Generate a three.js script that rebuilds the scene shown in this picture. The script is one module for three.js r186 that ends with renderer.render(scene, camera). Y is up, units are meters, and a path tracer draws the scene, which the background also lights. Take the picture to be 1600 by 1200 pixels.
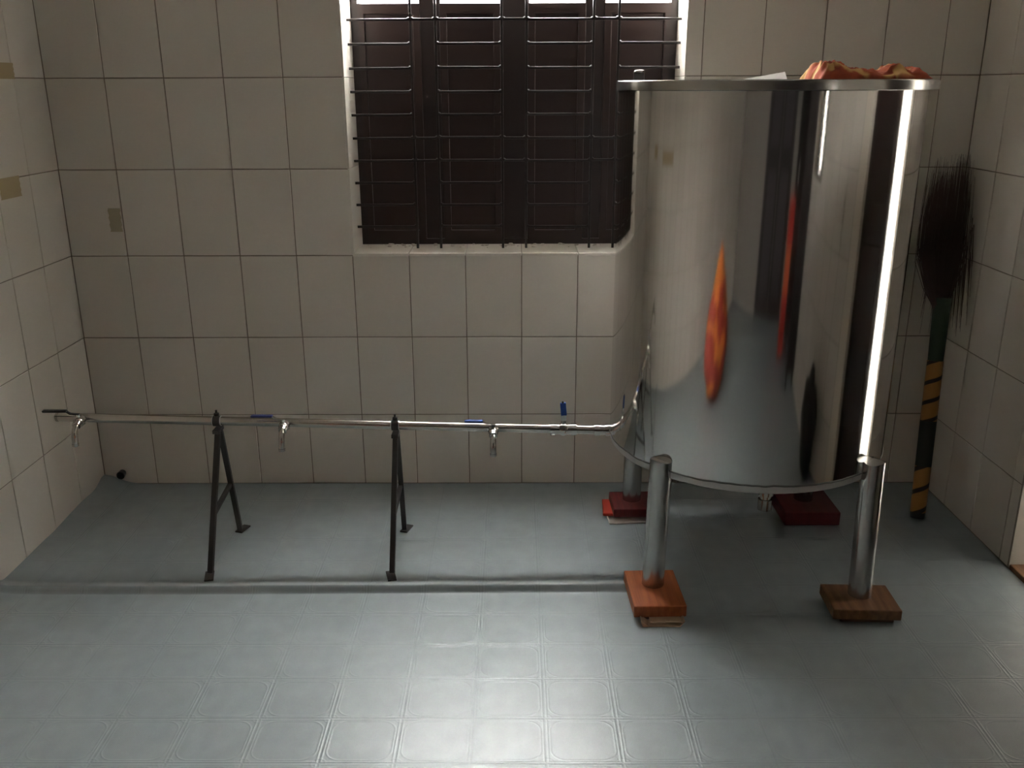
import * as THREE from 'three';
import { RoundedBoxGeometry } from 'three/addons/geometries/RoundedBoxGeometry.js';
import { mergeGeometries } from 'three/addons/utils/BufferGeometryUtils.js';
import { ImprovedNoise } from 'three/addons/math/ImprovedNoise.js';

// ---------- camera, sky, exposure (metres; back wall face z = 0, left wall face x = 0) ----------
const W = 3.13, D = 4.6, H = 2.8;
const scene = new THREE.Scene();
const camera = new THREE.PerspectiveCamera(45.46, 4 / 3, 0.05, 200);
camera.position.set(1.58, 1.4497, 3.2333);
camera.rotation.set(-0.31398, 0.00489, -0.00358, 'YXZ');
// overcast sky, three times brighter overhead than at the horizon; it is the only light
{
  const w = 16, h = 64, d = new Float32Array(w * h * 4);
  for (let j = 0; j < h; j++) for (let i = 0; i < w; i++) {
    const e = Math.sin(((j + 0.5) / h - 0.5) * Math.PI), l = (1 + 2 * Math.max(0, e)) / 3;
    d.set([l, l * 0.985, l * 0.965, 1], (j * w + i) * 4);
  }
  const t = new THREE.DataTexture(d, w, h, THREE.RGBAFormat, THREE.FloatType); t.mapping = THREE.EquirectangularReflectionMapping; t.magFilter = t.minFilter = THREE.LinearFilter; t.needsUpdate = true;
  scene.background = t;
}
scene.backgroundIntensity = 1;
const renderer = new THREE.WebGLRenderer({ antialias: true });
renderer.toneMapping = THREE.LinearToneMapping;
renderer.toneMappingExposure = 175;
renderer.shadowMap.enabled = true;

// ---------- helpers ----------
let seed = 7;
const rnd = () => { seed = (seed + 0x6D2B79F5) | 0; let t = Math.imul(seed ^ (seed >>> 15), 1 | seed); t = (t + Math.imul(t ^ (t >>> 7), 61 | t)) ^ t; return ((t ^ (t >>> 14)) >>> 0) / 4294967296; };
const perlin = new ImprovedNoise();
const nz = (x, y, z) => perlin.noise(x, y, z);
const V = (x, y, z) => new THREE.Vector3(x, y, z);
const C = (r, g, b) => new THREE.Color().setRGB(r, g, b);
const used = {};
const numbered = n => { const k = used[n] = (used[n] ?? -1) + 1; return k ? `${n}_${String(k).padStart(3, '0')}` : n; };
function mesh(name, g, m, parent) { const o = new THREE.Mesh(g, m); o.name = name; parent.add(o); return o; }
function thing(name, label, category, pos = [0, 0, 0], group) {
  const o = new THREE.Group(); o.name = numbered(name); o.position.set(...pos);
  o.userData = { label, category }; if (group) o.userData.group = group; scene.add(o); return o;
}
function one(name, g, m, label, category, group) {
  const o = mesh(numbered(name), g, m, scene); o.userData = { label, category }; if (group) o.userData.group = group; return o;
}
function struct(name, g, m, label, category) {
  const o = mesh(name, g, m, scene); o.userData = { kind: 'structure', label, category }; return o;
}
const box = (x0, x1, y0, y1, z0, z1) => new THREE.BoxGeometry(x1 - x0, y1 - y0, z1 - z0).translate((x0 + x1) / 2, (y0 + y1) / 2, (z0 + z1) / 2);
const rbox = (x0, x1, y0, y1, z0, z1, r = 0.003, s = 2) => new RoundedBoxGeometry(x1 - x0, y1 - y0, z1 - z0, s, r).translate((x0 + x1) / 2, (y0 + y1) / 2, (z0 + z1) / 2);
function cyl(a, b, r0, r1 = r0, seg = 20, open = false) {
  const d = b.clone().sub(a), g = new THREE.CylinderGeometry(r1, r0, d.length(), seg, 1, open);
  g.applyQuaternion(new THREE.Quaternion().setFromUnitVectors(V(0, 1, 0), d.normalize()));
  return g.translate((a.x + b.x) / 2, (a.y + b.y) / 2, (a.z + b.z) / 2);
}
function bar(a, b, w, t) {                 // rectangular bar from a to b, width w across x
  const d = b.clone().sub(a), g = new RoundedBoxGeometry(w, d.length(), t, 1, Math.min(w, t) * 0.12);
  g.applyQuaternion(new THREE.Quaternion().setFromUnitVectors(V(0, 1, 0), d.normalize()));
  return g.translate((a.x + b.x) / 2, (a.y + b.y) / 2, (a.z + b.z) / 2);
}
const tube = (pts, r, n = 24, s = 12, closed = false) => new THREE.TubeGeometry(new THREE.CatmullRomCurve3(pts.map(p => V(...p)), closed), n, r, s, closed);
const lathe = (pts, seg = 48) => new THREE.LatheGeometry(pts.map(p => new THREE.Vector2(...p)), seg);
const merge = a => mergeGeometries(a.map(g => g.index ? g.toNonIndexed() : g));
const std = (color, roughness, metalness = 0, more = {}) => new THREE.MeshStandardMaterial({ color, roughness, metalness, ...more });
function tex(w, h, fn, srgb) {               // fn(u, v) -> [r, g, b] 0..1 or one number
  const d = new Uint8Array(w * h * 4);
  for (let j = 0; j < h; j++) for (let i = 0; i < w; i++) {
    const c = fn(i / w, j / h), k = (j * w + i) * 4, a = Array.isArray(c) ? c : [c, c, c];
    for (let q = 0; q < 3; q++) d[k + q] = Math.max(0, Math.min(255, Math.round(a[q] * 255)));
    d[k + 3] = 255;
  }
  const t = new THREE.DataTexture(d, w, h); t.magFilter = THREE.LinearFilter; t.minFilter = THREE.LinearMipmapLinearFilter; t.generateMipmaps = true;
  t.wrapS = t.wrapT = THREE.RepeatWrapping; if (srgb) t.colorSpace = THREE.SRGBColorSpace; t.needsUpdate = true; return t;
}
const sm = (a, b, x) => { const t = Math.max(0, Math.min(1, (x - a) / (b - a))); return t * t * (3 - 2 * t); };

// ---------- materials ----------
const tileMats = [0, 1, 2, 3].map(i => std(C(0.70 - 0.012 * i, 0.655 - 0.012 * i, 0.585 - 0.014 * i), 0.3 + 0.02 * i));
const grout = std(C(0.25, 0.21, 0.165), 0.95);
const plaster = std(C(0.62, 0.58, 0.52), 0.9);
const ceilingMat = std(C(0.72, 0.70, 0.66), 0.95);
const darkWood = std(C(0.034, 0.020, 0.018), 0.36);
const dullWood = std(C(0.020, 0.014, 0.012), 0.75);
const shutterFrameMat = std(C(0.026, 0.017, 0.016), 0.4);
const ironMat = std(C(0.018, 0.014, 0.013), 0.4);
const standMat = std(C(0.022, 0.018, 0.016), 0.55);
const steelShell = std(C(0.68, 0.665, 0.64), 0.075, 1);
const steelRim = std(C(0.40, 0.385, 0.36), 0.2, 1);
const steelLeg = std(C(0.45, 0.44, 0.42), 0.22, 1);
const steelBrushed = std(C(0.55, 0.545, 0.53), 0.3, 1);
const steelDull = std(C(0.60, 0.59, 0.57), 0.6, 0.8);
const steelPipe = std(C(0.47, 0.44, 0.40), 0.22, 1);
const steelTap = std(C(0.55, 0.53, 0.50), 0.14, 1);
const blackPlastic = std(C(0.012, 0.011, 0.011), 0.45);
const bluePlastic = std(C(0.018, 0.075, 0.32), 0.4);
const navyPlastic = std(C(0.014, 0.022, 0.11), 0.45);

// ---------- floor: slab with a loose vinyl sheet ----------
const floor = struct('floor', box(-0.25, W + 0.25, -0.12, -0.004, -0.25, D + 0.25), grout, 'floor of the room under blue-grey vinyl sheet', 'floor');
const ridge = (x, z) => {
  const zc = 0.79 + 0.004 * Math.sin(x * 2.1 + 0.4), f = sm(2.05, 1.9, x) * (0.8 + 0.2 * sm(0, 1.2, x));
  const d = z - zc, b = d < 0 ? sm(-0.062, 0.012, d) / sm(-0.062, 0.012, 0) : 1 - sm(0, 0.017, d);
  return 0.021 * f * b;
};
const floorY = (x, z) => {
  const curl = 0.022 * Math.exp(-x / 0.03) * (0.45 + 0.55 * Math.abs(nz(z * 3.1, 0.3, 0.7)) * 2) * sm(1.1, 0.75, z);
  const corner = 0.03 * Math.exp(-((x - 0.02) ** 2 + (z - 0.02) ** 2) / 0.0035);
  const wav = 0.0009 * nz(x * 2.3, z * 2.6, 3.3) * sm(0.75, 0.5, z) + 0.0006 * nz(x * 3, z * 1.4, 9.1);
  return ridge(x, z) + curl + corner + wav;
};
{
  const cell = (u, v) => {                     // one embossed square of the sheet, u v in 0..1, lines on the border
    const a = Math.abs(u - 0.5) * 2, b = Math.abs(v - 0.5) * 2;
    const edge = 1 - Math.max(a, b);          // 0 at the border
    const q = 0.42, cx = Math.max(0, a - (0.87 - q)), cy = Math.max(0, b - (0.87 - q));
    const rr = Math.hypot(cx, cy) - q;        // rounded square outline
    let h = 0.5;
    h += 0.42 * Math.exp(-((edge - 0.055) ** 2) / 0.0007) - 0.1 * Math.exp(-(edge ** 2) / 0.0008);
    h += 0.32 * Math.exp(-(rr ** 2) / 0.0007);
    const ca = 1 - a, cb = 1 - b, rc = Math.hypot(ca, cb);
    h += 0.25 * Math.exp(-((rc - 0.19) ** 2) / 0.0009) * (rr > 0.02 ? 1 : 0);
    if (rr < -0.03) h += 0.035 * Math.sin(u * 2 * Math.PI * 40) * Math.sin(v * 2 * Math.PI * 40);
    return h;
  };
  const bump = tex(512, 512, (u, v) => cell(u, v));
  const col = tex(1024, 1024, (u, v) => {
    const per = (s, o) => { const A = 2 * Math.PI; return nz(Math.cos(u * A) * s + 7, Math.sin(u * A) * s + o, Math.cos(v * A) * s) + nz(Math.sin(v * A) * s, o * 2.3, Math.cos(u * A + 1) * s); };
    const n = per(3, 1.3) * 0.018 + (rnd() - 0.5) * 0.035;
    const cu = (u * 4) % 1, cv = (v * 4) % 1, e = 1 - Math.max(Math.abs(cu - 0.5), Math.abs(cv - 0.5)) * 2;
    const l = e < 0.02 ? -0.02 : 0;
    return [0.545 + n + l, 0.585 + n + l, 0.592 + n + l];
  }, true);
  const nx = 220, pz = [];
  for (let z = 0; z < 0.66; z += 0.03) pz.push(z);
  for (let z = 0.66; z < 0.83; z += 0.002) pz.push(z);
  for (let z = 0.83; z < 4.6; z += 0.04) pz.push(z);
  pz.push(D);
  const pos = [], uv = [], idx = [];
  for (const z of pz) for (let i = 0; i <= nx; i++) {
    const x = W * Math.pow(i / nx, 1.25); pos.push(x, floorY(x, z), z); uv.push((x - 1.475) / 0.172, (z - 1.38) / 0.154);
  }
  for (let j = 0; j < pz.length - 1; j++) for (let i = 0; i < nx; i++) { const a = j * (nx + 1) + i, b = a + nx + 1; idx.push(a, b, a + 1, a + 1, b, b + 1); }
  const g = new THREE.BufferGeometry(); g.setAttribute('position', new THREE.Float32BufferAttribute(pos, 3)); g.setAttribute('uv', new THREE.Float32BufferAttribute(uv, 2)); g.setIndex(idx); g.computeVertexNormals();
  const cmap = col; cmap.repeat.set(0.25, 0.25);
  const vinyl = new THREE.MeshPhysicalMaterial({ map: cmap, roughness: 0.38, ior: 1.75, bumpMap: bump, bumpScale: 0.001 });
  mesh('vinyl_sheet', g, vinyl, floor).userData.label = 'blue-grey embossed vinyl sheet';
}

// ---------- tiled walls ----------
const rows = [[0, 0.2805]]; for (let y = 0.2805; y < H; y += 0.3) rows.push([y, Math.min(H, y + 0.3)]);
const geoCache = {};
const GAP = 0.0032, TT = 0.008;
function tileGeo(w, h) {
  const k = w.toFixed(4) + '_' + h.toFixed(4);
  return geoCache[k] ??= (() => {              // plate with a chamfered rim, facing +z, face at z = 0
    const a = w / 2 - GAP / 2, b = h / 2 - GAP / 2, c = 0.0012, s = new THREE.Shape([new THREE.Vector2(-a + c, -b + c), new THREE.Vector2(a - c, -b + c), new THREE.Vector2(a - c, b - c), new THREE.Vector2(-a + c, b - c)]);
    return new THREE.ExtrudeGeometry(s, { depth: TT - c, bevelEnabled: true, bevelThickness: c, bevelSize: c, bevelSegments: 1, steps: 1 }).translate(0, 0, -TT);
  })();
}
// place(u0,u1,y0,y1): lays one tile on a wall; holes is a list of [u0,u1,y0,y1] openings
function layTiles(parent, length, holes, place, from = 0) {
  const cols = []; for (let u = 0; u < length - 0.01; u += 0.2) cols.push([u, Math.min(length, u + 0.2)]);
  for (const [y0, y1] of rows) for (const [u0, u1] of cols) {
    let pcs = [[u0, u1, y0, y1]];
    for (const [a, b, c, d] of holes) pcs = pcs.flatMap(([p, q, r, s]) => {
      if (q <= a + 1e-4 || p >= b - 1e-4 || s <= c + 1e-4 || r >= d - 1e-4) return [[p, q, r, s]];
      const out = [];
      if (p < a) out.push([p, a, r, s]); if (q > b) out.push([b, q, r, s]);
      const m = Math.max(p, a), n = Math.min(q, b);
      if (r < c) out.push([m, n, r, c]); if (s > d) out.push([m, n, d, s]);
      return out;
    });
    for (const [p, q, r, s] of pcs) {
      if (q - p < 0.012 || s - r < 0.012) continue;
      const t = mesh('tile', tileGeo(q - p, s - r), tileMats[Math.floor(rnd() * 4)], parent);
      place(t, (p + q) / 2, (r + s) / 2);
      t.rotateX((rnd() - 0.5) * 0.006); t.rotateY((rnd() - 0.5) * 0.006);
    }
  }
}
function wallGeo(length, height, holes, depth) {   // in its own x y, front face at z = 0, body behind
  const s = new THREE.Shape([new THREE.Vector2(-0.25, -0.12), new THREE.Vector2(length + 0.25, -0.12), new THREE.Vector2(length + 0.25, height), new THREE.Vector2(-0.25, height)]);
  for (const [a, b, c, d] of holes) s.holes.push(new THREE.Path([new THREE.Vector2(a, c), new THREE.Vector2(a, d), new THREE.Vector2(b, d), new THREE.Vector2(b, c)]));
  return new THREE.ExtrudeGeometry(s, { depth, bevelEnabled: false, steps: 1 }).translate(0, 0, -depth);
}
const WIN = [1.0, 2.15, 0.8805, 2.13];
const WT = 0.25;
const wallBack = struct('wall_back', wallGeo(W, H, [WIN], WT - 0.0025), grout, 'back wall of cream rectangular tiles around the window', 'wall');
wallBack.position.z = -0.0025;
layTiles(wallBack, W, [WIN], (t, u, y) => t.position.set(u, y, 0.0025));
const wallLeft = struct('wall_left', wallGeo(D, H, [], 0.2), grout, 'left wall of cream rectangular tiles', 'wall');
wallLeft.position.x = -0.0025; wallLeft.rotation.y = Math.PI / 2; wallLeft.position.z = D;      // own x runs from the front wall to the back
layTiles(wallLeft, D, [], (t, u, y) => t.position.set(D - u, y, 0.0025));
const DOOR = [0.652, 1.36, -0.0, 2.06], SLIT = [2.44, 3.0, 1.06, 2.06];
const wallRight = struct('wall_right', wallGeo(D, H, [[DOOR[0], DOOR[1], 0, DOOR[3]], SLIT], 0.2), grout, 'right wall of cream rectangular tiles beside the broom', 'wall');
wallRight.position.x = W + 0.0025; wallRight.rotation.y = -Math.PI / 2;                           // own x runs from the back wall to the front
layTiles(wallRight, D, [DOOR, SLIT], (t, u, y) => t.position.set(u, y, 0.0025));
const wallFront = struct('wall_front', wallGeo(W, H, [], 0.2), std(C(0.26, 0.235, 0.205), 0.9), 'plain dingy plastered wall opposite the window', 'wall');
wallFront.position.set(W, 0, D); wallFront.rotation.y = Math.PI;
struct('ceiling', box(-0.25, W + 0.25, H, H + 0.15, -0.25, D + 0.25), ceilingMat, 'plain white ceiling', 'ceiling');
struct('ground', box(-30, 33, -0.4, -0.121, -30, 35), std(C(0.42, 0.40, 0.37), 0.95), 'pale concrete yard outside the room', 'ground');
struct('wall_outside', box(W + 1.55, W + 1.75, -0.12, 3.4, -6, 9), std(C(0.36, 0.35, 0.33), 0.9), 'pale boundary wall across the side passage', 'wall');
struct('ceiling_passage', box(W + 0.25, W + 1.525, 2.8, 2.9, -6, 9), std(C(0.3, 0.29, 0.28), 0.9), 'roof slab over the side passage', 'ceiling');
struct('floor_passage', box(W + 0.25, W + 1.55, -0.12, -0.012, -6, 9), std(C(0.40, 0.39, 0.37), 0.9), 'pale concrete side passage outside the doorway', 'floor');

// ---------- window with shutters, and the iron grille in front ----------
const win = new THREE.Group(); win.name = 'window_1'; win.userData = { kind: 'structure', label: 'dark brown window with closed lower shutters and open top', category: 'window' }; scene.add(win);
{
  const [x0, x1, y0, y1] = WIN;
  const rv = 0.006;                            // tiled reveals
  for (const [a, b] of rows) {
    const p = Math.max(a, y0), q = Math.min(b, y1); if (q - p < 0.02) continue;
    mesh('reveal_tile', rbox(x0 - 0.002, x0 + rv, p + 0.001, q - 0.001, -WT, 0.001, 0.001, 1), tileMats[0], win);
    mesh('reveal_tile', rbox(x1 - rv, x1 + 0.002, p + 0.001, q - 0.001, -WT, 0.001, 0.001, 1), tileMats[1], win);
  }
  for (let k = 0; k < 6; k++) {
    const a = x0 + k * 0.2, b = Math.min(x1, a + 0.2);
    mesh('sill_tile', rbox(a + 0.001, b - 0.001, y0 - 0.004, y0 + 0.008, -WT, 0.004, 0.0025, 2), tileMats[k % 4], win);
    mesh('reveal_tile', rbox(a + 0.001, b - 0.001, y1 - rv, y1 + 0.002, -WT, 0.001, 0.001, 1), tileMats[k % 3], win);
  }
  const zf = -0.195, zb = -0.245, yb = y0 + 0.008, yt = y1 - 0.006, ys = 1.725;
  mesh('frame', merge([box(x0 + 0.006, x0 + 0.03, yb, yt, zb, zf), box(x1 - 0.03, x1 - 0.006, yb, yt, zb, zf), box(x0 + 0.03, x1 - 0.03, yt - 0.035, yt, zb, zf), box(x0 + 0.03, x1 - 0.03, yb, yb + 0.02, zb, zf)]), shutterFrameMat, win);
  const posts = [[1.243, 1.318], [1.524, 1.628], [1.822, 1.894]];
  for (const [a, b] of posts) mesh('post', rbox(a, b, yb + 0.02, yt - 0.035, zb, zf - 0.006, 0.004), shutterFrameMat, win);
  const xs = [x0 + 0.03, 1.243, 1.318, 1.524, 1.628, 1.822, 1.894, x1 - 0.03];
  for (let k = 0; k < 4; k++) {
    const a = xs[2 * k] - 0.004, b = xs[2 * k + 1] + 0.004, y = yb + 0.012, s = mesh('shutter', box(a + 0.02, b - 0.02, y + 0.02, ys - 0.02, zb + 0.012, zf - 0.012), darkWood, win);
    mesh('shutter_rail', merge([rbox(a, b, y, y + 0.04, zb + 0.006, zf, 0.003), rbox(a, b, ys - 0.035, ys, zb + 0.006, zf, 0.003), rbox(a, a + 0.026, y + 0.03, ys - 0.03, zb + 0.006, zf, 0.003), rbox(b - 0.026, b, y + 0.03, ys - 0.03, zb + 0.006, zf, 0.003)]), darkWood, s);
  }
  // crumbs of old mortar on the sill
  const cg = []; for (let i = 0; i < 70; i++) { const s = 0.002 + rnd() * 0.005; cg.push(new THREE.IcosahedronGeometry(s, 0).scale(1.5, 0.6, 1).translate(x0 + 0.02 + rnd() * 1.1, yb + s * 0.4, -0.185 + rnd() * rnd() * 0.1)); }
  const cr = mesh('mortar_crumbs', merge(cg), plaster, win); cr.userData = { kind: 'stuff', label: 'crumbs of old mortar on the sill' };
}
const grille = thing('window_grille', 'dark iron grille of thin bars fixed across the window', 'grille', [0, 0, 0]);
{
  const z = -0.105, t = 0.0085, vx = [1.222, 1.307, 1.533, 1.617, 1.846, 1.932];
  const y0 = WIN[2] + 0.006, y1 = WIN[3] - 0.004;
  for (const x of vx) mesh('upright_bar', rbox(x - t / 2, x + t / 2, y0, y1, z - t / 2, z + t / 2, 0.0015, 1), ironMat, grille);
  const hy = []; for (let k = -1; k < 16; k++) { const y = 1.744 - 0.0777 * k; if (y > 0.95 && y < 2.1) hy.push(y); }
  hy.push(1.822, 1.90, 1.977, 2.055);
  const ends = [WIN[0] + 0.004, ...vx, WIN[1] - 0.004];
  for (const y of hy) {
    const full = [1.666, 1.278, 1.2].some(q => Math.abs(q - y) < 0.012) || y > 1.95;
    for (let c = 0; c < 7; c++) {
      if (c % 2 && !full) continue;
      const a = ends[c], b = ends[c + 1], g = [rbox(a, b, y - t / 2, y + t / 2, z - t / 2 - 0.001, z + t / 2 - 0.001, 0.0015, 1)];
      for (const [e, s] of [[a, 1], [b, -1]]) {   // rounded weld where a rung meets an upright
        if ((c === 0 && s === 1) || (c === 6 && s === -1)) continue;
        g.push(new THREE.SphereGeometry(0.006, 6, 4).translate(e + s * 0.006, y + 0.003, z - 0.001));
      }
      const r = mesh('rung', merge(g), ironMat, grille);
      r.position.y = (rnd() - 0.5) * 0.003;
    }
  }
}

// ---------- steel tank ----------
const TC = V(2.285, 0, 0.552), TR = 0.411;
const tank = thing('steel_tank', 'large polished stainless steel cylinder tank on four tube legs', 'tank', [TC.x, 0, TC.z]);
{
  const y0 = 0.419, y1 = 1.445, g = new THREE.CylinderGeometry(TR, TR, y1 - y0, 220, 80, true).translate(0, (y0 + y1) / 2, 0), p = g.attributes.position;
  for (let i = 0; i < p.count; i++) {          // the rolled sheet is not perfectly true
    const x = p.getX(i), y = p.getY(i), z = p.getZ(i), a = Math.atan2(x, z);
    const e = 0.0011 * nz(Math.cos(a) * 1.3, Math.sin(a) * 1.3, y * 0.35) + 0.00022 * nz(Math.cos(a) * 5, Math.sin(a) * 5 + 4, y * 1.3) + 0.0012 * Math.exp(-(y - y0) / 0.02) * nz(Math.cos(a) * 6, Math.sin(a) * 6, 1.7);
    const s = (TR + e) / TR; p.setXYZ(i, x * s, y, z * s);
  }
  g.computeVertexNormals();
  {  // one seam of normals at the join
    const n = g.attributes.normal; for (let j = 0; j <= 80; j++) { const a = j * 221, b = a + 220, v = V(n.getX(a) + n.getX(b), n.getY(a) + n.getY(b), n.getZ(a) + n.getZ(b)).normalize(); n.setXYZ(a, v.x, v.y, v.z); n.setXYZ(b, v.x, v.y, v.z); }
  }
  const shell = mesh('shell', g, steelShell, tank);
  mesh('bottom', lathe([[0, 0.385], [0.25, 0.388], [0.385, 0.394], [0.406, 0.396], [0.4085, 0.399], [0.4095, 0.42]], 96), steelDull, tank);
  // uneven weld bead between shell and bottom
  const pts = []; for (let i = 0; i < 240; i++) { const a = i / 240 * Math.PI * 2; pts.push([Math.sin(a) * (TR - 0.001), 0.4195 + 0.0028 * nz(Math.cos(a) * 14, Math.sin(a) * 14, 0.5) + 0.002 * nz(Math.cos(a) * 4, Math.sin(a) * 4, 2.5), Math.cos(a) * (TR - 0.001)]); }
  mesh('weld_bead', tube(pts, 0.0032, 480, 6, true), std(C(0.16, 0.155, 0.15), 0.6, 0.8), tank);
  const lid = mesh('lid', lathe([[0, 1.461], [0.40, 1.463], [0.425, 1.4635], [0.4275, 1.4605], [0.4275, 1.4395], [0.426, 1.4375], [0.405, 1.4375], [0.4, 1.442]], 128), steelRim, tank);
  lid.position.x = 0.006;
  // strap hook on the lid's edge
  mesh('lid_handle', merge([rbox(-0.388, -0.358, 1.460, 1.486, 0.030, 0.0335, 0.001), tube([[-0.373, 1.484, 0.0318], [-0.373, 1.4885, 0.035], [-0.373, 1.489, 0.042], [-0.373, 1.484, 0.047]], 0.0018, 12, 6).scale(8, 1, 1).translate(-0.373 + 0.373 * 8, 0, 0)]), steelLeg, lid);
  const tops = [[-0.295, 0.285, -0.303, 0.285], [0.295, 0.305, 0.285, 0.345], [-0.295, -0.295, -0.295, -0.30], [0.295, -0.295, 0.315, -0.30]];
  for (const [tx, tz, bx, bz] of tops) {
    const r = 0.0325, yb = 0.052, yt = 0.452, seg = 40, gg = new THREE.CylinderGeometry(r, r, 1, seg, 12, true), q = gg.attributes.position, out = Math.atan2(tx, tz);
    for (let i = 0; i < q.count; i++) {
      const a = Math.atan2(q.getX(i), q.getZ(i)), t = q.getY(i) + 0.5, top = yt + 0.006 * Math.cos(2 * (a - out)) - 0.005 * Math.cos(a - out);
      const y = yb + (top - yb) * t; q.setXYZ(i, q.getX(i) + bx + (tx - bx) * t, y, q.getZ(i) + bz + (tz - bz) * t);
    }
    gg.computeVertexNormals();
    const leg = mesh('leg', gg, steelLeg, tank);
    mesh('foot_cap', new THREE.CylinderGeometry(r - 0.001, r - 0.001, 0.004, 32).translate(bx, yb + 0.002, bz), steelBrushed, leg);
    mesh('inner_plug', new THREE.CylinderGeometry(r - 0.001, r - 0.001, 0.003, 32).translate(tx, yt - 0.0085, tz), steelBrushed, leg);
  }
  // drain under the middle
  const dr = mesh('drain_outlet', merge([cyl(V(0.085, 0.38, 0.02), V(0.085, 0.20, 0.02), 0.017, 0.017, 24, true), cyl(V(0.085, 0.2, 0.02), V(0.085, 0.165, 0.02), 0.022, 0.022, 24, true)]), steelTap, tank);
  mesh('drain_nut', cyl(V(0.085, 0.235, 0.02), V(0.085, 0.215, 0.02), 0.025, 0.025, 6), steelTap, dr);
}

// ---------- filling pipe with three taps and a shut-off valve ----------
const pipeY = x => 0.4585 - (x - 0.13) * 0.0275, PZ = 0.51;
const pipe = thing('filling_pipe', 'long horizontal stainless steel pipe with taps leading into the tank', 'pipe', [0, 0, 0]);
{
  const A = V(0.128, pipeY(0.128), PZ), B = V(1.872, pipeY(1.872), PZ);
  mesh('pipe', cyl(A, B, 0.0140, 0.0140, 32), steelPipe, pipe);
  mesh('end_cap', cyl(V(0.124, A.y, PZ), V(0.131, A.y, PZ), 0.0145, 0.0145, 32), steelPipe, pipe);
  const mkTap = (x, lever, tipX) => {
    const t = new THREE.Group(); t.name = 'tap'; t.position.set(x, pipeY(x), PZ); pipe.add(t);
    mesh('tap_body', merge([cyl(V(0, 0, 0.011), V(0, -0.001, 0.030), 0.0115, 0.0115, 20), cyl(V(0, -0.001, 0.022), V(0, -0.002, 0.032), 0.0175, 0.0175, 6), cyl(V(0, -0.001, 0.03), V(0, -0.003, 0.05), 0.015, 0.014, 20), new THREE.SphereGeometry(0.0165, 16, 12).translate(0, -0.001, 0.038), cyl(V(0, 0.008, 0.036), V(0, 0.021, 0.036), 0.0055, 0.0055, 12), cyl(V(0, 0.019, 0.036), V(0, 0.024, 0.036), 0.008, 0.008, 6)]), steelTap, t);
    mesh('collar', cyl(V(0, -0.003, 0.048), V(0, -0.006, 0.06), 0.0145, 0.013, 20), steelTap, t);
    mesh('spout', merge([tube([[0, -0.005, 0.055], [0, -0.013, 0.068], [0, -0.028, 0.077], [0, -0.045, 0.080], [0, -0.06, 0.081]], 0.0096, 20, 14), cyl(V(0, -0.056, 0.081), V(0, -0.064, 0.081), 0.0104, 0.0104, 16, true)]), steelTap, t);
    const h = mesh('lever', merge([bar(V(0.004, 0.023, 0.036), V(-0.024, 0.027, 0.038), 0.003, 0.011).rotateX(0), bar(V(-0.022, 0.026, 0.038), V(-0.036, 0.036, 0.039), 0.003, 0.011)]), lever === blackPlastic ? blackPlastic : steelTap, t);
    mesh('grip', rbox(-tipX, -0.032, 0.032, 0.0395, 0.032, 0.046, 0.003), lever, h);
    return t;
  };
  mkTap(0.212, blackPlastic, 0.108); mkTap(0.852, navyPlastic, 0.1); mkTap(1.508, bluePlastic, 0.09);
  const vx = 1.729, vy = pipeY(vx), v = new THREE.Group(); v.name = 'shut_off_valve'; v.position.set(vx, vy, PZ); pipe.add(v);
  mesh('valve_body', merge([cyl(V(-0.034, 0, 0), V(0.034, 0, 0), 0.0165, 0.0165, 24), new THREE.SphereGeometry(0.021, 20, 14), cyl(V(0, 0.012, 0), V(0, 0.034, 0), 0.009, 0.0075, 16)]), steelTap, v);
  mesh('nut', cyl(V(-0.042, 0, 0), V(-0.024, 0, 0), 0.0195, 0.0195, 6), steelTap, v);
  mesh('nut', cyl(V(0.024, 0, 0), V(0.042, 0, 0), 0.0195, 0.0195, 6), steelTap, v);
  const hd = mesh('handle', merge([bar(V(0, 0.03, 0.006), V(0.001, 0.058, 0.008), 0.017, 0.004)]), steelTap, v);
  mesh('grip', bar(V(0.001, 0.05, 0.008), V(-0.003, 0.092, 0.01), 0.0185, 0.008), bluePlastic, hd);
  mesh('grip_tip', cyl(V(-0.003, 0.091, 0.01), V(-0.0035, 0.097, 0.01), 0.004, 0.003, 10), blackPlastic, hd);
  mesh('union_nut', merge([cyl(V(1.826, pipeY(1.83), PZ), V(1.845, pipeY(1.845), PZ), 0.0195, 0.0195, 8), cyl(V(1.845, pipeY(1.845), PZ), V(1.868, pipeY(1.868), PZ), 0.0165, 0.0165, 24)]), steelTap, pipe);
  mesh('tank_flange', cyl(V(1.862, pipeY(1.862), PZ), V(1.878, pipeY(1.878), PZ), 0.02, 0.02, 24), steelTap, pipe);
}
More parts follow.
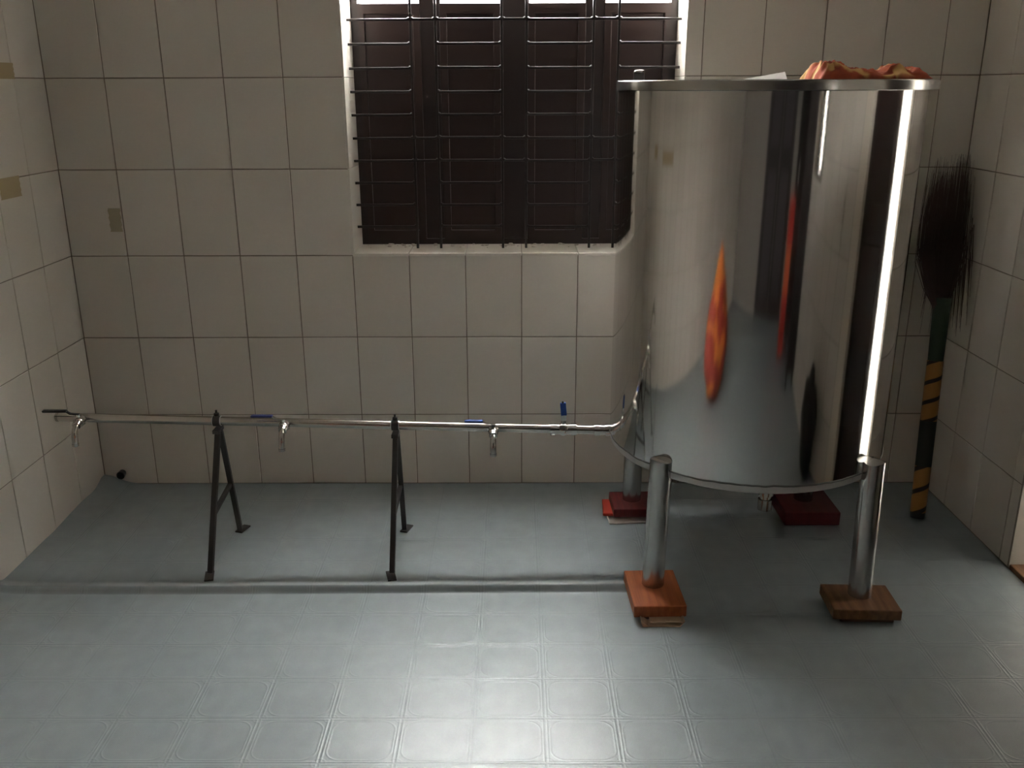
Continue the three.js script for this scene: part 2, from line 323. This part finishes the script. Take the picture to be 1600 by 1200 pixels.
// two welded A-shaped stands carry the pipe
function makeStand(x, dx, label) {
  const ya = pipeY(x), t = thing('pipe_stand', label, 'stand', [x, 0, 0], 'pipe stands');
  const ap = V(0, ya - 0.028, PZ), F = V(dx, 0.012, 0.705), R = V(dx * 0.3, 0.006, 0.395);
  mesh('front_leg', bar(ap, F, 0.0165, 0.0165), standMat, t);
  mesh('rear_leg', bar(ap.clone().add(V(0.004, 0, -0.004)), R, 0.0165, 0.0165), standMat, t);
  mesh('brace', bar(ap.clone().lerp(F, 0.60), ap.clone().lerp(R, 0.53), 0.014, 0.012), standMat, t);
  const fp = mesh('foot_plate', rbox(-0.0135, 0.0135, 0, 0.005, -0.028, 0.036, 0.001, 1), standMat, t); fp.position.set(dx - 0.004, floorY(x + dx, 0.705) + 0.001, 0.705); fp.rotation.y = 0.25; fp.rotation.x = -0.06;
  const rp = mesh('foot_plate', rbox(-0.0135, 0.0135, 0, 0.005, -0.04, 0.014, 0.001, 1), standMat, t); rp.position.set(dx * 0.3 + 0.003, floorY(x, 0.39) + 0.001, 0.4); rp.rotation.y = -0.3;
  mesh('saddle', merge([bar(V(0, ya - 0.03, PZ - 0.026), V(0, ya - 0.03, PZ + 0.026), 0.022, 0.012), lathe([[0.0148, -0.011], [0.0172, -0.011], [0.0172, 0.011], [0.0148, 0.011], [0.0148, -0.011]], 24).rotateZ(Math.PI / 2).translate(0, ya, PZ)]), standMat, t);
  const b = mesh('clamp_bolt', merge([cyl(V(0, ya + 0.0165, PZ), V(0, ya + 0.036, PZ), 0.0035, 0.0035, 10), cyl(V(0, ya + 0.018, PZ), V(0, ya + 0.026, PZ), 0.0085, 0.0085, 6)]), standMat, t);
  mesh('clamp_strap', lathe([[0.0144, -0.0135], [0.0158, -0.0135], [0.0158, 0.0135], [0.0144, 0.0135], [0.0144, -0.0135]], 24).rotateZ(Math.PI / 2).translate(0, ya, PZ), steelBrushed, b);
  return t;
}
makeStand(0.632, -0.005, 'black iron A-shaped pipe stand nearer the left wall');
makeStand(1.196, -0.003, 'black iron A-shaped pipe stand nearer the tank');

// ---------- wooden blocks under the tank's legs ----------
const woodTex = (a, b, s) => tex(256, 256, (u, v) => { const g = 0.5 + 0.5 * Math.sin(u * 38 + 5 * nz(u * 3 + s, v * 0.8, s)) * 0.5 + 0.35 * nz(u * 40, v * 2, s) + 0.08 * (rnd() - 0.5); return a.map((c, i) => c + (b[i] - c) * g); }, true);
const wood = (a, b, s, r = 0.55) => std(C(1, 1, 1), r, 0, { map: woodTex(a, b, s) });
const orangeWood = wood([0.56, 0.29, 0.14], [0.66, 0.37, 0.19], 1.2), brownWood = wood([0.39, 0.26, 0.17], [0.50, 0.36, 0.24], 3.4);
const maroon = wood([0.33, 0.07, 0.075], [0.40, 0.10, 0.10], 5.1), maroonDark = wood([0.30, 0.06, 0.085], [0.36, 0.09, 0.11], 6.1), redPaint = std(C(0.50, 0.05, 0.03), 0.5);
const shim = std(C(0.10, 0.055, 0.04), 0.8), card = std(C(0.42, 0.29, 0.19), 0.85);
function block(label, x, z, w, d, y0, y1, turn, m, cat = 'block', name = 'wooden_block') {
  const o = one(name, new RoundedBoxGeometry(w, y1 - y0, d, 2, 0.0035), m, label, cat); o.position.set(x, (y0 + y1) / 2, z); o.rotation.y = turn; return o;
}
block('orange-brown wooden block under the front left tank leg', 1.984, 0.858, 0.15, 0.205, 0.014, 0.05, 0.03, orangeWood);
block('dark packing board beneath the orange-brown block', 1.99, 0.86, 0.12, 0.18, 0.001, 0.014, 0.03, shim, 'board', 'packing_board');
block('brown wooden block under the front right tank leg', 2.568, 0.912, 0.19, 0.142, 0.018, 0.05, -0.04, brownWood);
block('dark packing board beneath the brown right-hand block', 2.575, 0.903, 0.15, 0.13, 0.001, 0.018, -0.04, shim, 'board', 'packing_board');
block('maroon block under the rear left tank leg', 1.992, 0.262, 0.15, 0.15, 0.02, 0.05, 0.02, maroon);
block('thin light-edged board beneath the rear left maroon block', 1.985, 0.275, 0.175, 0.155, 0.001, 0.009, 0.05, std(C(0.45, 0.40, 0.36), 0.7), 'board', 'packing_board');
block('bright red painted strip of wood poking out left of the rear maroon block', 1.95, 0.25, 0.125, 0.12, 0.009, 0.02, -0.06, redPaint, 'board', 'packing_board');
block('deep maroon block under the rear right tank leg', 2.602, 0.272, 0.19, 0.185, 0.001, 0.05, 0.0, maroonDark);
{  // folded strip of cardboard poking out from under the front left block
  const s = new THREE.Shape(); s.moveTo(0, 0); s.lineTo(0.105, 0); s.lineTo(0.118, 0.017); s.lineTo(0.1155, 0.0175); s.lineTo(0.104, 0.0025); s.lineTo(0.016, 0.0025); s.lineTo(-0.0045, 0.018); s.lineTo(-0.0065, 0.017); s.closePath();
  const g = new THREE.ExtrudeGeometry(s, { depth: 0.035, bevelEnabled: false });
  const lid = new THREE.BufferGeometry().copy(box(0.02, 0.108, 0.0125, 0.0145, 0.0, 0.03)).rotateX(0.06);
  const o = one('cardboard_strip', merge([g, lid.deleteAttribute('foo') ?? lid]), card, 'folded brown cardboard strip poking out under the orange-brown block', 'cardboard'); o.position.set(1.935, 0.0015, 0.955);
}

// ---------- broom leaning upside down in the right corner ----------
const broom = thing('broom', 'upside-down broom with dark bristles and striped yellow handle in the corner', 'broom', [2.985, 0, 0.315]);
{
  const top = V(0.078, 1.26, -0.24), dir = top.clone().normalize(), at = s => dir.clone().multiplyScalar(s);
  const len = top.length();
  const stripes = tex(64, 64, (u, v) => { const k = ((v - u) % 1 + 1) % 1; return k < 0.2 ? [0.12, 0.065, 0.055] : [0.64, 0.45, 0.22]; }, true);
  const strip = n => { const t = stripes.clone(); t.repeat.set(1, n); t.needsUpdate = true; return std(C(1, 1, 1), 0.5, 0, { map: t }); };
  const green = std(C(0.014, 0.036, 0.020), 0.55), greenBlack = std(C(0.010, 0.018, 0.013), 0.55);
  const seg = (n, a, b, r0, r1, m) => mesh(n, cyl(at(a), at(b), r0, r1, 24), m, broom);
  seg('tip', 0.006, 0.028, 0.023, 0.025, blackPlastic);
  seg('yellow_tape', 0.028, 0.192, 0.0255, 0.0265, strip(2));
  seg('green_tape', 0.192, 0.352, 0.0265, 0.027, greenBlack);
  seg('yellow_tape', 0.352, 0.560, 0.027, 0.0265, strip(3));
  seg('green_band', 0.560, 0.775, 0.025, 0.029, green);
  const g = [], side = V(1, 0, 0).addScaledVector(dir, -dir.x).normalize(), fr = dir.clone().cross(side);
  const N = 620;
  for (let i = 0; i < N; i++) {
    const a = (rnd() * 2 - 1), b = (rnd() * 2 - 1) * Math.sqrt(1 - a * a), w = 0.08 * (0.35 + 0.65 * rnd());
    const L = (a > 0.15 ? 0.50 : 0.40 + 0.09 * rnd()) * (0.82 + 0.2 * rnd()), s0 = 0.72 + rnd() * 0.04;
    const p = t => at(s0 + L * t).addScaledVector(side, -0.004 + 0.018 * a + (w * a * 1.0 - 0.022) * Math.sin(Math.min(1, t * 1.7) * Math.PI / 2) * (1 - 0.18 * t * t)).addScaledVector(fr, 0.016 * b + 0.026 * b * Math.sin(t * 2.2));
    const pts = [0, 0.2, 0.45, 0.75, 1].map(p);
    if (pts[4].z + 0.315 < 0.01) pts.forEach(q => { if (q.z + 0.315 < 0.01) q.z = 0.01 - 0.315 + rnd() * 0.01; });
    for (let k = 0; k < 4; k++) g.push(cyl(pts[k], pts[k + 1], 0.0016 * (1 - k * 0.2), 0.0016 * (0.8 - k * 0.2), 3, true));
  }
  for (let i = 0; i < 140; i++) {              // drooping stray strands
    const a = rnd() * 2 - 1, s0 = 0.85 + rnd() * 0.2, p0 = at(s0).addScaledVector(side, 0.07 * a + 0.01).addScaledVector(fr, 0.02 * (rnd() - 0.5)), p1 = p0.clone().addScaledVector(dir, -0.12 - 0.1 * rnd()).addScaledVector(side, 0.012 * a);
    g.push(cyl(p0, p1, 0.0014, 0.0004, 3, true));
  }
  mesh('bristles', merge(g), std(C(0.085, 0.052, 0.048), 0.9), broom).userData.label = 'dark brown bristles';
}

// ---------- things on the lid ----------
{
  const nx = 90, nzz = 40, w = 0.31, d = 0.17, pos = [], col = [], idx = [];
  const prof = u => 0.008 + 0.037 * Math.exp(-(((u - 0.16) / 0.13) ** 2)) + 0.022 * Math.exp(-(((u - 0.03) / 0.06) ** 2)) + 0.020 * Math.exp(-(((u - 0.42) / 0.16) ** 2)) + 0.030 * Math.exp(-(((u - 0.72) / 0.10) ** 2)) + 0.022 * Math.exp(-(((u - 0.93) / 0.07) ** 2));
  for (let j = 0; j <= nzz; j++) for (let i = 0; i <= nx; i++) {
    const u = i / nx, v = j / nzz, e = Math.min(1, Math.min(v, 1 - v) * 5) ** 0.6 * Math.min(1, Math.min(u, 1 - u) * 14) ** 0.6;
    const f = 1 - 1.7 * Math.abs(nz(u * 9 + 2 * v, v * 5, 4.2)), f2 = nz(u * 22, v * 12, 8.8);
    const y = 0.003 + e * (prof(u) * (0.72 + 0.34 * f) + 0.005 * f2);
    pos.push((u - 0.5) * w + 0.008 * nz(v * 6, u * 6, 1.1), y, (v - 0.5) * d + 0.012 * nz(u * 8, v * 5, 2.2));
    const pat = 0.8 * nz(u * 7 + 3, v * 5, 6.6) + (u < 0.13 ? 0.35 : 0) + (u > 0.66 && u < 0.84 ? 0.22 : 0);
    const m = sm(0.2, 0.36, pat), c = [0.30 + 0.08 * f2, 0.062 + 0.025 * f2, 0.026].map((q, k) => q + ([0.50, 0.29, 0.11][k] - q) * m); col.push(...c);
  }
  for (let j = 0; j < nzz; j++) for (let i = 0; i < nx; i++) { const a = j * (nx + 1) + i, b = a + nx + 1; idx.push(a, b, a + 1, a + 1, b, b + 1); }
  const g = new THREE.BufferGeometry(); g.setAttribute('position', new THREE.Float32BufferAttribute(pos, 3)); g.setAttribute('color', new THREE.Float32BufferAttribute(col, 3)); g.setIndex(idx); g.computeVertexNormals();
  const o = one('cloth', g, new THREE.MeshStandardMaterial({ vertexColors: true, roughness: 0.95, side: THREE.DoubleSide }), 'crumpled rust-orange and yellow cloth lying on the tank lid', 'cloth');
  o.position.set(2.545, 1.4625, 0.56); o.rotation.y = 0.05;
  // bent sheet of paper
  const fl = new THREE.Shape(); fl.moveTo(-0.058, 0); fl.lineTo(0.058, 0); fl.lineTo(0.058, 0.036); fl.lineTo(0.02, 0.026); fl.lineTo(-0.058, 0.004); fl.closePath();
  const pg = new THREE.ExtrudeGeometry(fl, { depth: 0.0005, bevelEnabled: false }).rotateX(-0.95);
  const pp = one('paper', pg, new THREE.MeshPhysicalMaterial({ color: C(0.95, 0.94, 0.92), roughness: 1, transmission: 0.5, thickness: 0, side: THREE.DoubleSide }), 'small white sheet of paper tilted up on the tank lid', 'paper'); pp.position.set(2.262, 1.4637, 0.6);
}

// ---------- small things on the walls ----------
const tapeMat = std(C(0.43, 0.34, 0.20), 0.6), tapeFaint = std(C(0.40, 0.35, 0.24), 0.6);
const tapeGeo = (a, b, horizontal) => { const s = new THREE.Shape(), n = 10; s.moveTo(-a, -b); s.lineTo(a, -b); for (let i = 0; i <= n; i++) s.lineTo(a - 0.004 * ((i * 7) % 3) / 2, -b + 2 * b * i / n); s.lineTo(-a, b); for (let i = n; i >= 0; i--) s.lineTo(-a + 0.003 * ((i * 5) % 3) / 2, -b + 2 * b * i / n); return new THREE.ExtrudeGeometry(s, { depth: 0.0006, bevelEnabled: false }); };
{
  const t1 = one('tape_patch', tapeGeo(0.062, 0.032), tapeMat, 'tan piece of old tape on the left wall, lower of two', 'tape'); t1.position.set(0.0005, 1.154, 0.326); t1.rotation.y = Math.PI / 2;
  const t2 = one('tape_patch', tapeGeo(0.055, 0.024), tapeMat, 'tan piece of old tape high on the left wall at the picture edge', 'tape'); t2.position.set(0.0005, 1.501, 0.245); t2.rotation.y = Math.PI / 2;
  const t3 = one('tape_patch', tapeGeo(0.0225, 0.041), tapeFaint, 'upright faded tan tape piece on the back wall', 'tape'); t3.position.set(0.174, 1.008, 0.0008);
  const t4 = one('tape_patch', tapeGeo(0.2, 0.032), tapeMat, 'long strip of tan tape on the left wall mirrored in the tank', 'tape'); t4.position.set(0.0005, 1.13, 0.80); t4.rotation.y = Math.PI / 2;
  const st = thing('drain_stub', 'small black pipe stub low in the left back corner', 'pipe', [0.07, 0.046, 0]);
  mesh('stub', cyl(V(0, 0, -0.006), V(0, -0.003, 0.022), 0.0135, 0.0145, 20), blackPlastic, st);
  mesh('stub_rim', new THREE.TorusGeometry(0.0135, 0.002, 8, 24).translate(0, -0.003, 0.022), blackPlastic, st);
}

// ---------- doorway in the right wall: one leaf closed, the other folded away outside ----------
const door1 = new THREE.Group(); door1.name = 'door_1'; door1.userData = { kind: 'structure', label: 'doorway in the right wall with one dark leaf closed', category: 'door' }; scene.add(door1);
{
  const [a, b, , h] = DOOR;
  mesh('jamb', rbox(W + 0.0, W + 0.2, 0, h, a - 0.004, a + 0.006, 0.001, 1), std(C(0.34, 0.31, 0.26), 0.8), door1);
  mesh('jamb', rbox(W - 0.015, W + 0.2, 0, h, b - 0.1, b + 0.02, 0.003, 1), std(C(0.74, 0.68, 0.58), 0.6), door1);
  mesh('lintel', rbox(W + 0.0, W + 0.2, h - 0.03, h + 0.004, a, b, 0.001, 1), tileMats[2], door1);
  mesh('threshold', rbox(W + 0.002, W + 0.2, -0.01, 0.014, a + 0.006, b - 0.05, 0.003, 1), brownWood, door1);
  // this leaf is shut, its pair is folded away outside
  const leaf = mesh('leaf', rbox(0, 0.46, 0.016, h - 0.03, -0.018, 0.018, 0.003, 1), darkWood, door1); leaf.position.set(W + 0.1, 0, 1.30); leaf.rotation.y = Math.PI / 2;
  mesh('panel', rbox(0.08, 0.38, 0.3, 0.95, -0.026, 0.026, 0.006), darkWood, leaf);
  mesh('panel', rbox(0.08, 0.38, 1.08, 1.9, -0.026, 0.026, 0.006), darkWood, leaf);
}
// narrow barred window further along the right wall
const win2 = new THREE.Group(); win2.name = 'window_2'; win2.userData = { kind: 'structure', label: 'narrow barred window in the right wall', category: 'window' }; scene.add(win2);
{
  const [a, b, c, d] = SLIT;
  mesh('frame', merge([box(W + 0.08, W + 0.12, c, d, a, a + 0.03), box(W + 0.08, W + 0.12, c, d, b - 0.03, b), box(W + 0.08, W + 0.12, c, c + 0.03, a, b), box(W + 0.08, W + 0.12, d - 0.03, d, a, b)]), shutterFrameMat, win2);
  mesh('shutter', rbox(W + 0.09, W + 0.115, c + 0.03, d - 0.03, a + 0.03, b - 0.26, 0.003), dullWood, win2);
  mesh('shutter', rbox(W + 0.09, W + 0.115, c + 0.03, d - 0.03, b - 0.13, b - 0.03, 0.003), dullWood, win2);
  for (let k = 0; k < 11; k++) mesh('rung', box(W + 0.045, W + 0.054, c + 0.05 + k * 0.085, c + 0.058 + k * 0.085, a, b), ironMat, win2);
}
// what stands at the front of the room and shows in the polished tank
const door2 = new THREE.Group(); door2.name = 'door_2'; door2.userData = { kind: 'structure', label: 'dark wooden double door in the wall opposite the window', category: 'door' }; scene.add(door2);
{
  for (const [a, b] of [[1.42, 1.995], [2.005, 2.58]]) {
    const l = mesh('leaf', rbox(a, b, 0.01, 2.04, D - 0.035, D - 0.002, 0.003), dullWood, door2);
    for (const [p, q] of [[0.15, 0.95], [1.1, 1.9]]) mesh('panel', rbox(a + 0.09, b - 0.09, p, q, D - 0.045, D - 0.03, 0.006), std(C(0.045, 0.036, 0.036), 0.7), l);
  }
  mesh('frame', merge([box(1.36, 1.42, 0, 2.1, D - 0.05, D), box(2.58, 2.64, 0, 2.1, D - 0.05, D), box(1.42, 2.58, 2.04, 2.1, D - 0.05, D)]), dullWood, door2);
}
const cab = thing('cupboard', 'tall dark brown cupboard along the right wall, opposite end from the window', 'cupboard', [2.985, 0, 3.75]);
{
  mesh('body', rbox(-0.13, 0.13, 0.08, 1.95, -0.7, 0.7, 0.006), dullWood, cab);
  for (const s of [-1, 1]) { const dd = mesh('door', rbox(-0.148, -0.13, 0.11, 1.92, s < 0 ? -0.69 : 0.003, s < 0 ? -0.003 : 0.69, 0.004), dullWood, cab); mesh('handle', rbox(-0.17, -0.148, 0.95, 1.07, s * 0.035 - 0.006, s * 0.035 + 0.006, 0.003), steelBrushed, dd); }
  for (const sx of [-1, 1]) for (const sz of [-1, 1]) mesh('leg', box(sx * 0.1 - 0.02, sx * 0.1 + 0.02, 0.001, 0.085, sz * 0.65 - 0.025, sz * 0.65 + 0.025), dullWood, cab);
}
{
  const redCard = std(C(0.42, 0.035, 0.022), 0.6), orangeCard = std(C(0.55, 0.10, 0.03), 0.6);
  [['red carton standing on the floor before the cupboard', 0.003, 0.34, redCard, 0.0], ['orange-red carton stacked on the red one', 0.343, 0.62, orangeCard, 0.06], ['dark red carton on top of the stack', 0.623, 0.86, redCard, -0.05]].forEach(([l, a, b, m, r]) => {
    const o = one('carton', new RoundedBoxGeometry(0.2, b - a, 0.26, 1, 0.004), m, l, 'box', 'cartons by the cupboard'); o.position.set(2.71, (a + b) / 2, 3.87); o.rotation.y = r;
  });
  // orange and red sack slumped against the left wall
  const g = new THREE.SphereGeometry(1, 48, 36), p = g.attributes.position, col = [];
  for (let i = 0; i < p.count; i++) {
    let x = p.getX(i), y = p.getY(i), z = p.getZ(i); const t = (y + 1) / 2, k = 1 + 0.2 * nz(x * 2, y * 2, z * 2);
    const wz = 0.44 * (1 - 0.8 * t * t), wx = 0.26 * (1 - 0.8 * t * t);
    p.setXYZ(i, x * wx * k - 0.05 * t, 0.006 + Math.max(0, t) * 0.75, z * wz * k);
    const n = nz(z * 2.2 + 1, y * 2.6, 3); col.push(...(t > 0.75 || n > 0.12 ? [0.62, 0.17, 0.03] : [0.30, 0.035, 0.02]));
  }
  g.setAttribute('color', new THREE.Float32BufferAttribute(col, 3)); g.computeVertexNormals();
  const s = one('sack', g, new THREE.MeshStandardMaterial({ vertexColors: true, roughness: 0.7 }), 'orange and red sack standing on the floor, mirrored in the tank', 'sack'); s.position.set(0.85, 0, 2.45);
  const bg = new THREE.SphereGeometry(1, 40, 30), q = bg.attributes.position;
  for (let i = 0; i < q.count; i++) { const x = q.getX(i), y = q.getY(i), z = q.getZ(i), t = (y + 1) / 2, k = (1 + 0.15 * nz(x * 2, y * 2, z * 2)) * (t > 0.8 ? 0.55 : 1); q.setXYZ(i, x * 0.1 * k, 0.004 + t * 0.46, z * 0.2 * k); }
  bg.computeVertexNormals();
  const b = one('bag', bg, blackPlastic, 'full black plastic bag standing by the right wall', 'bag'); b.position.set(2.99, 0, 1.8);
}

scene.traverse(o => { if (o.isMesh) { o.castShadow = true; o.receiveShadow = true; } });
renderer.render(scene, camera);
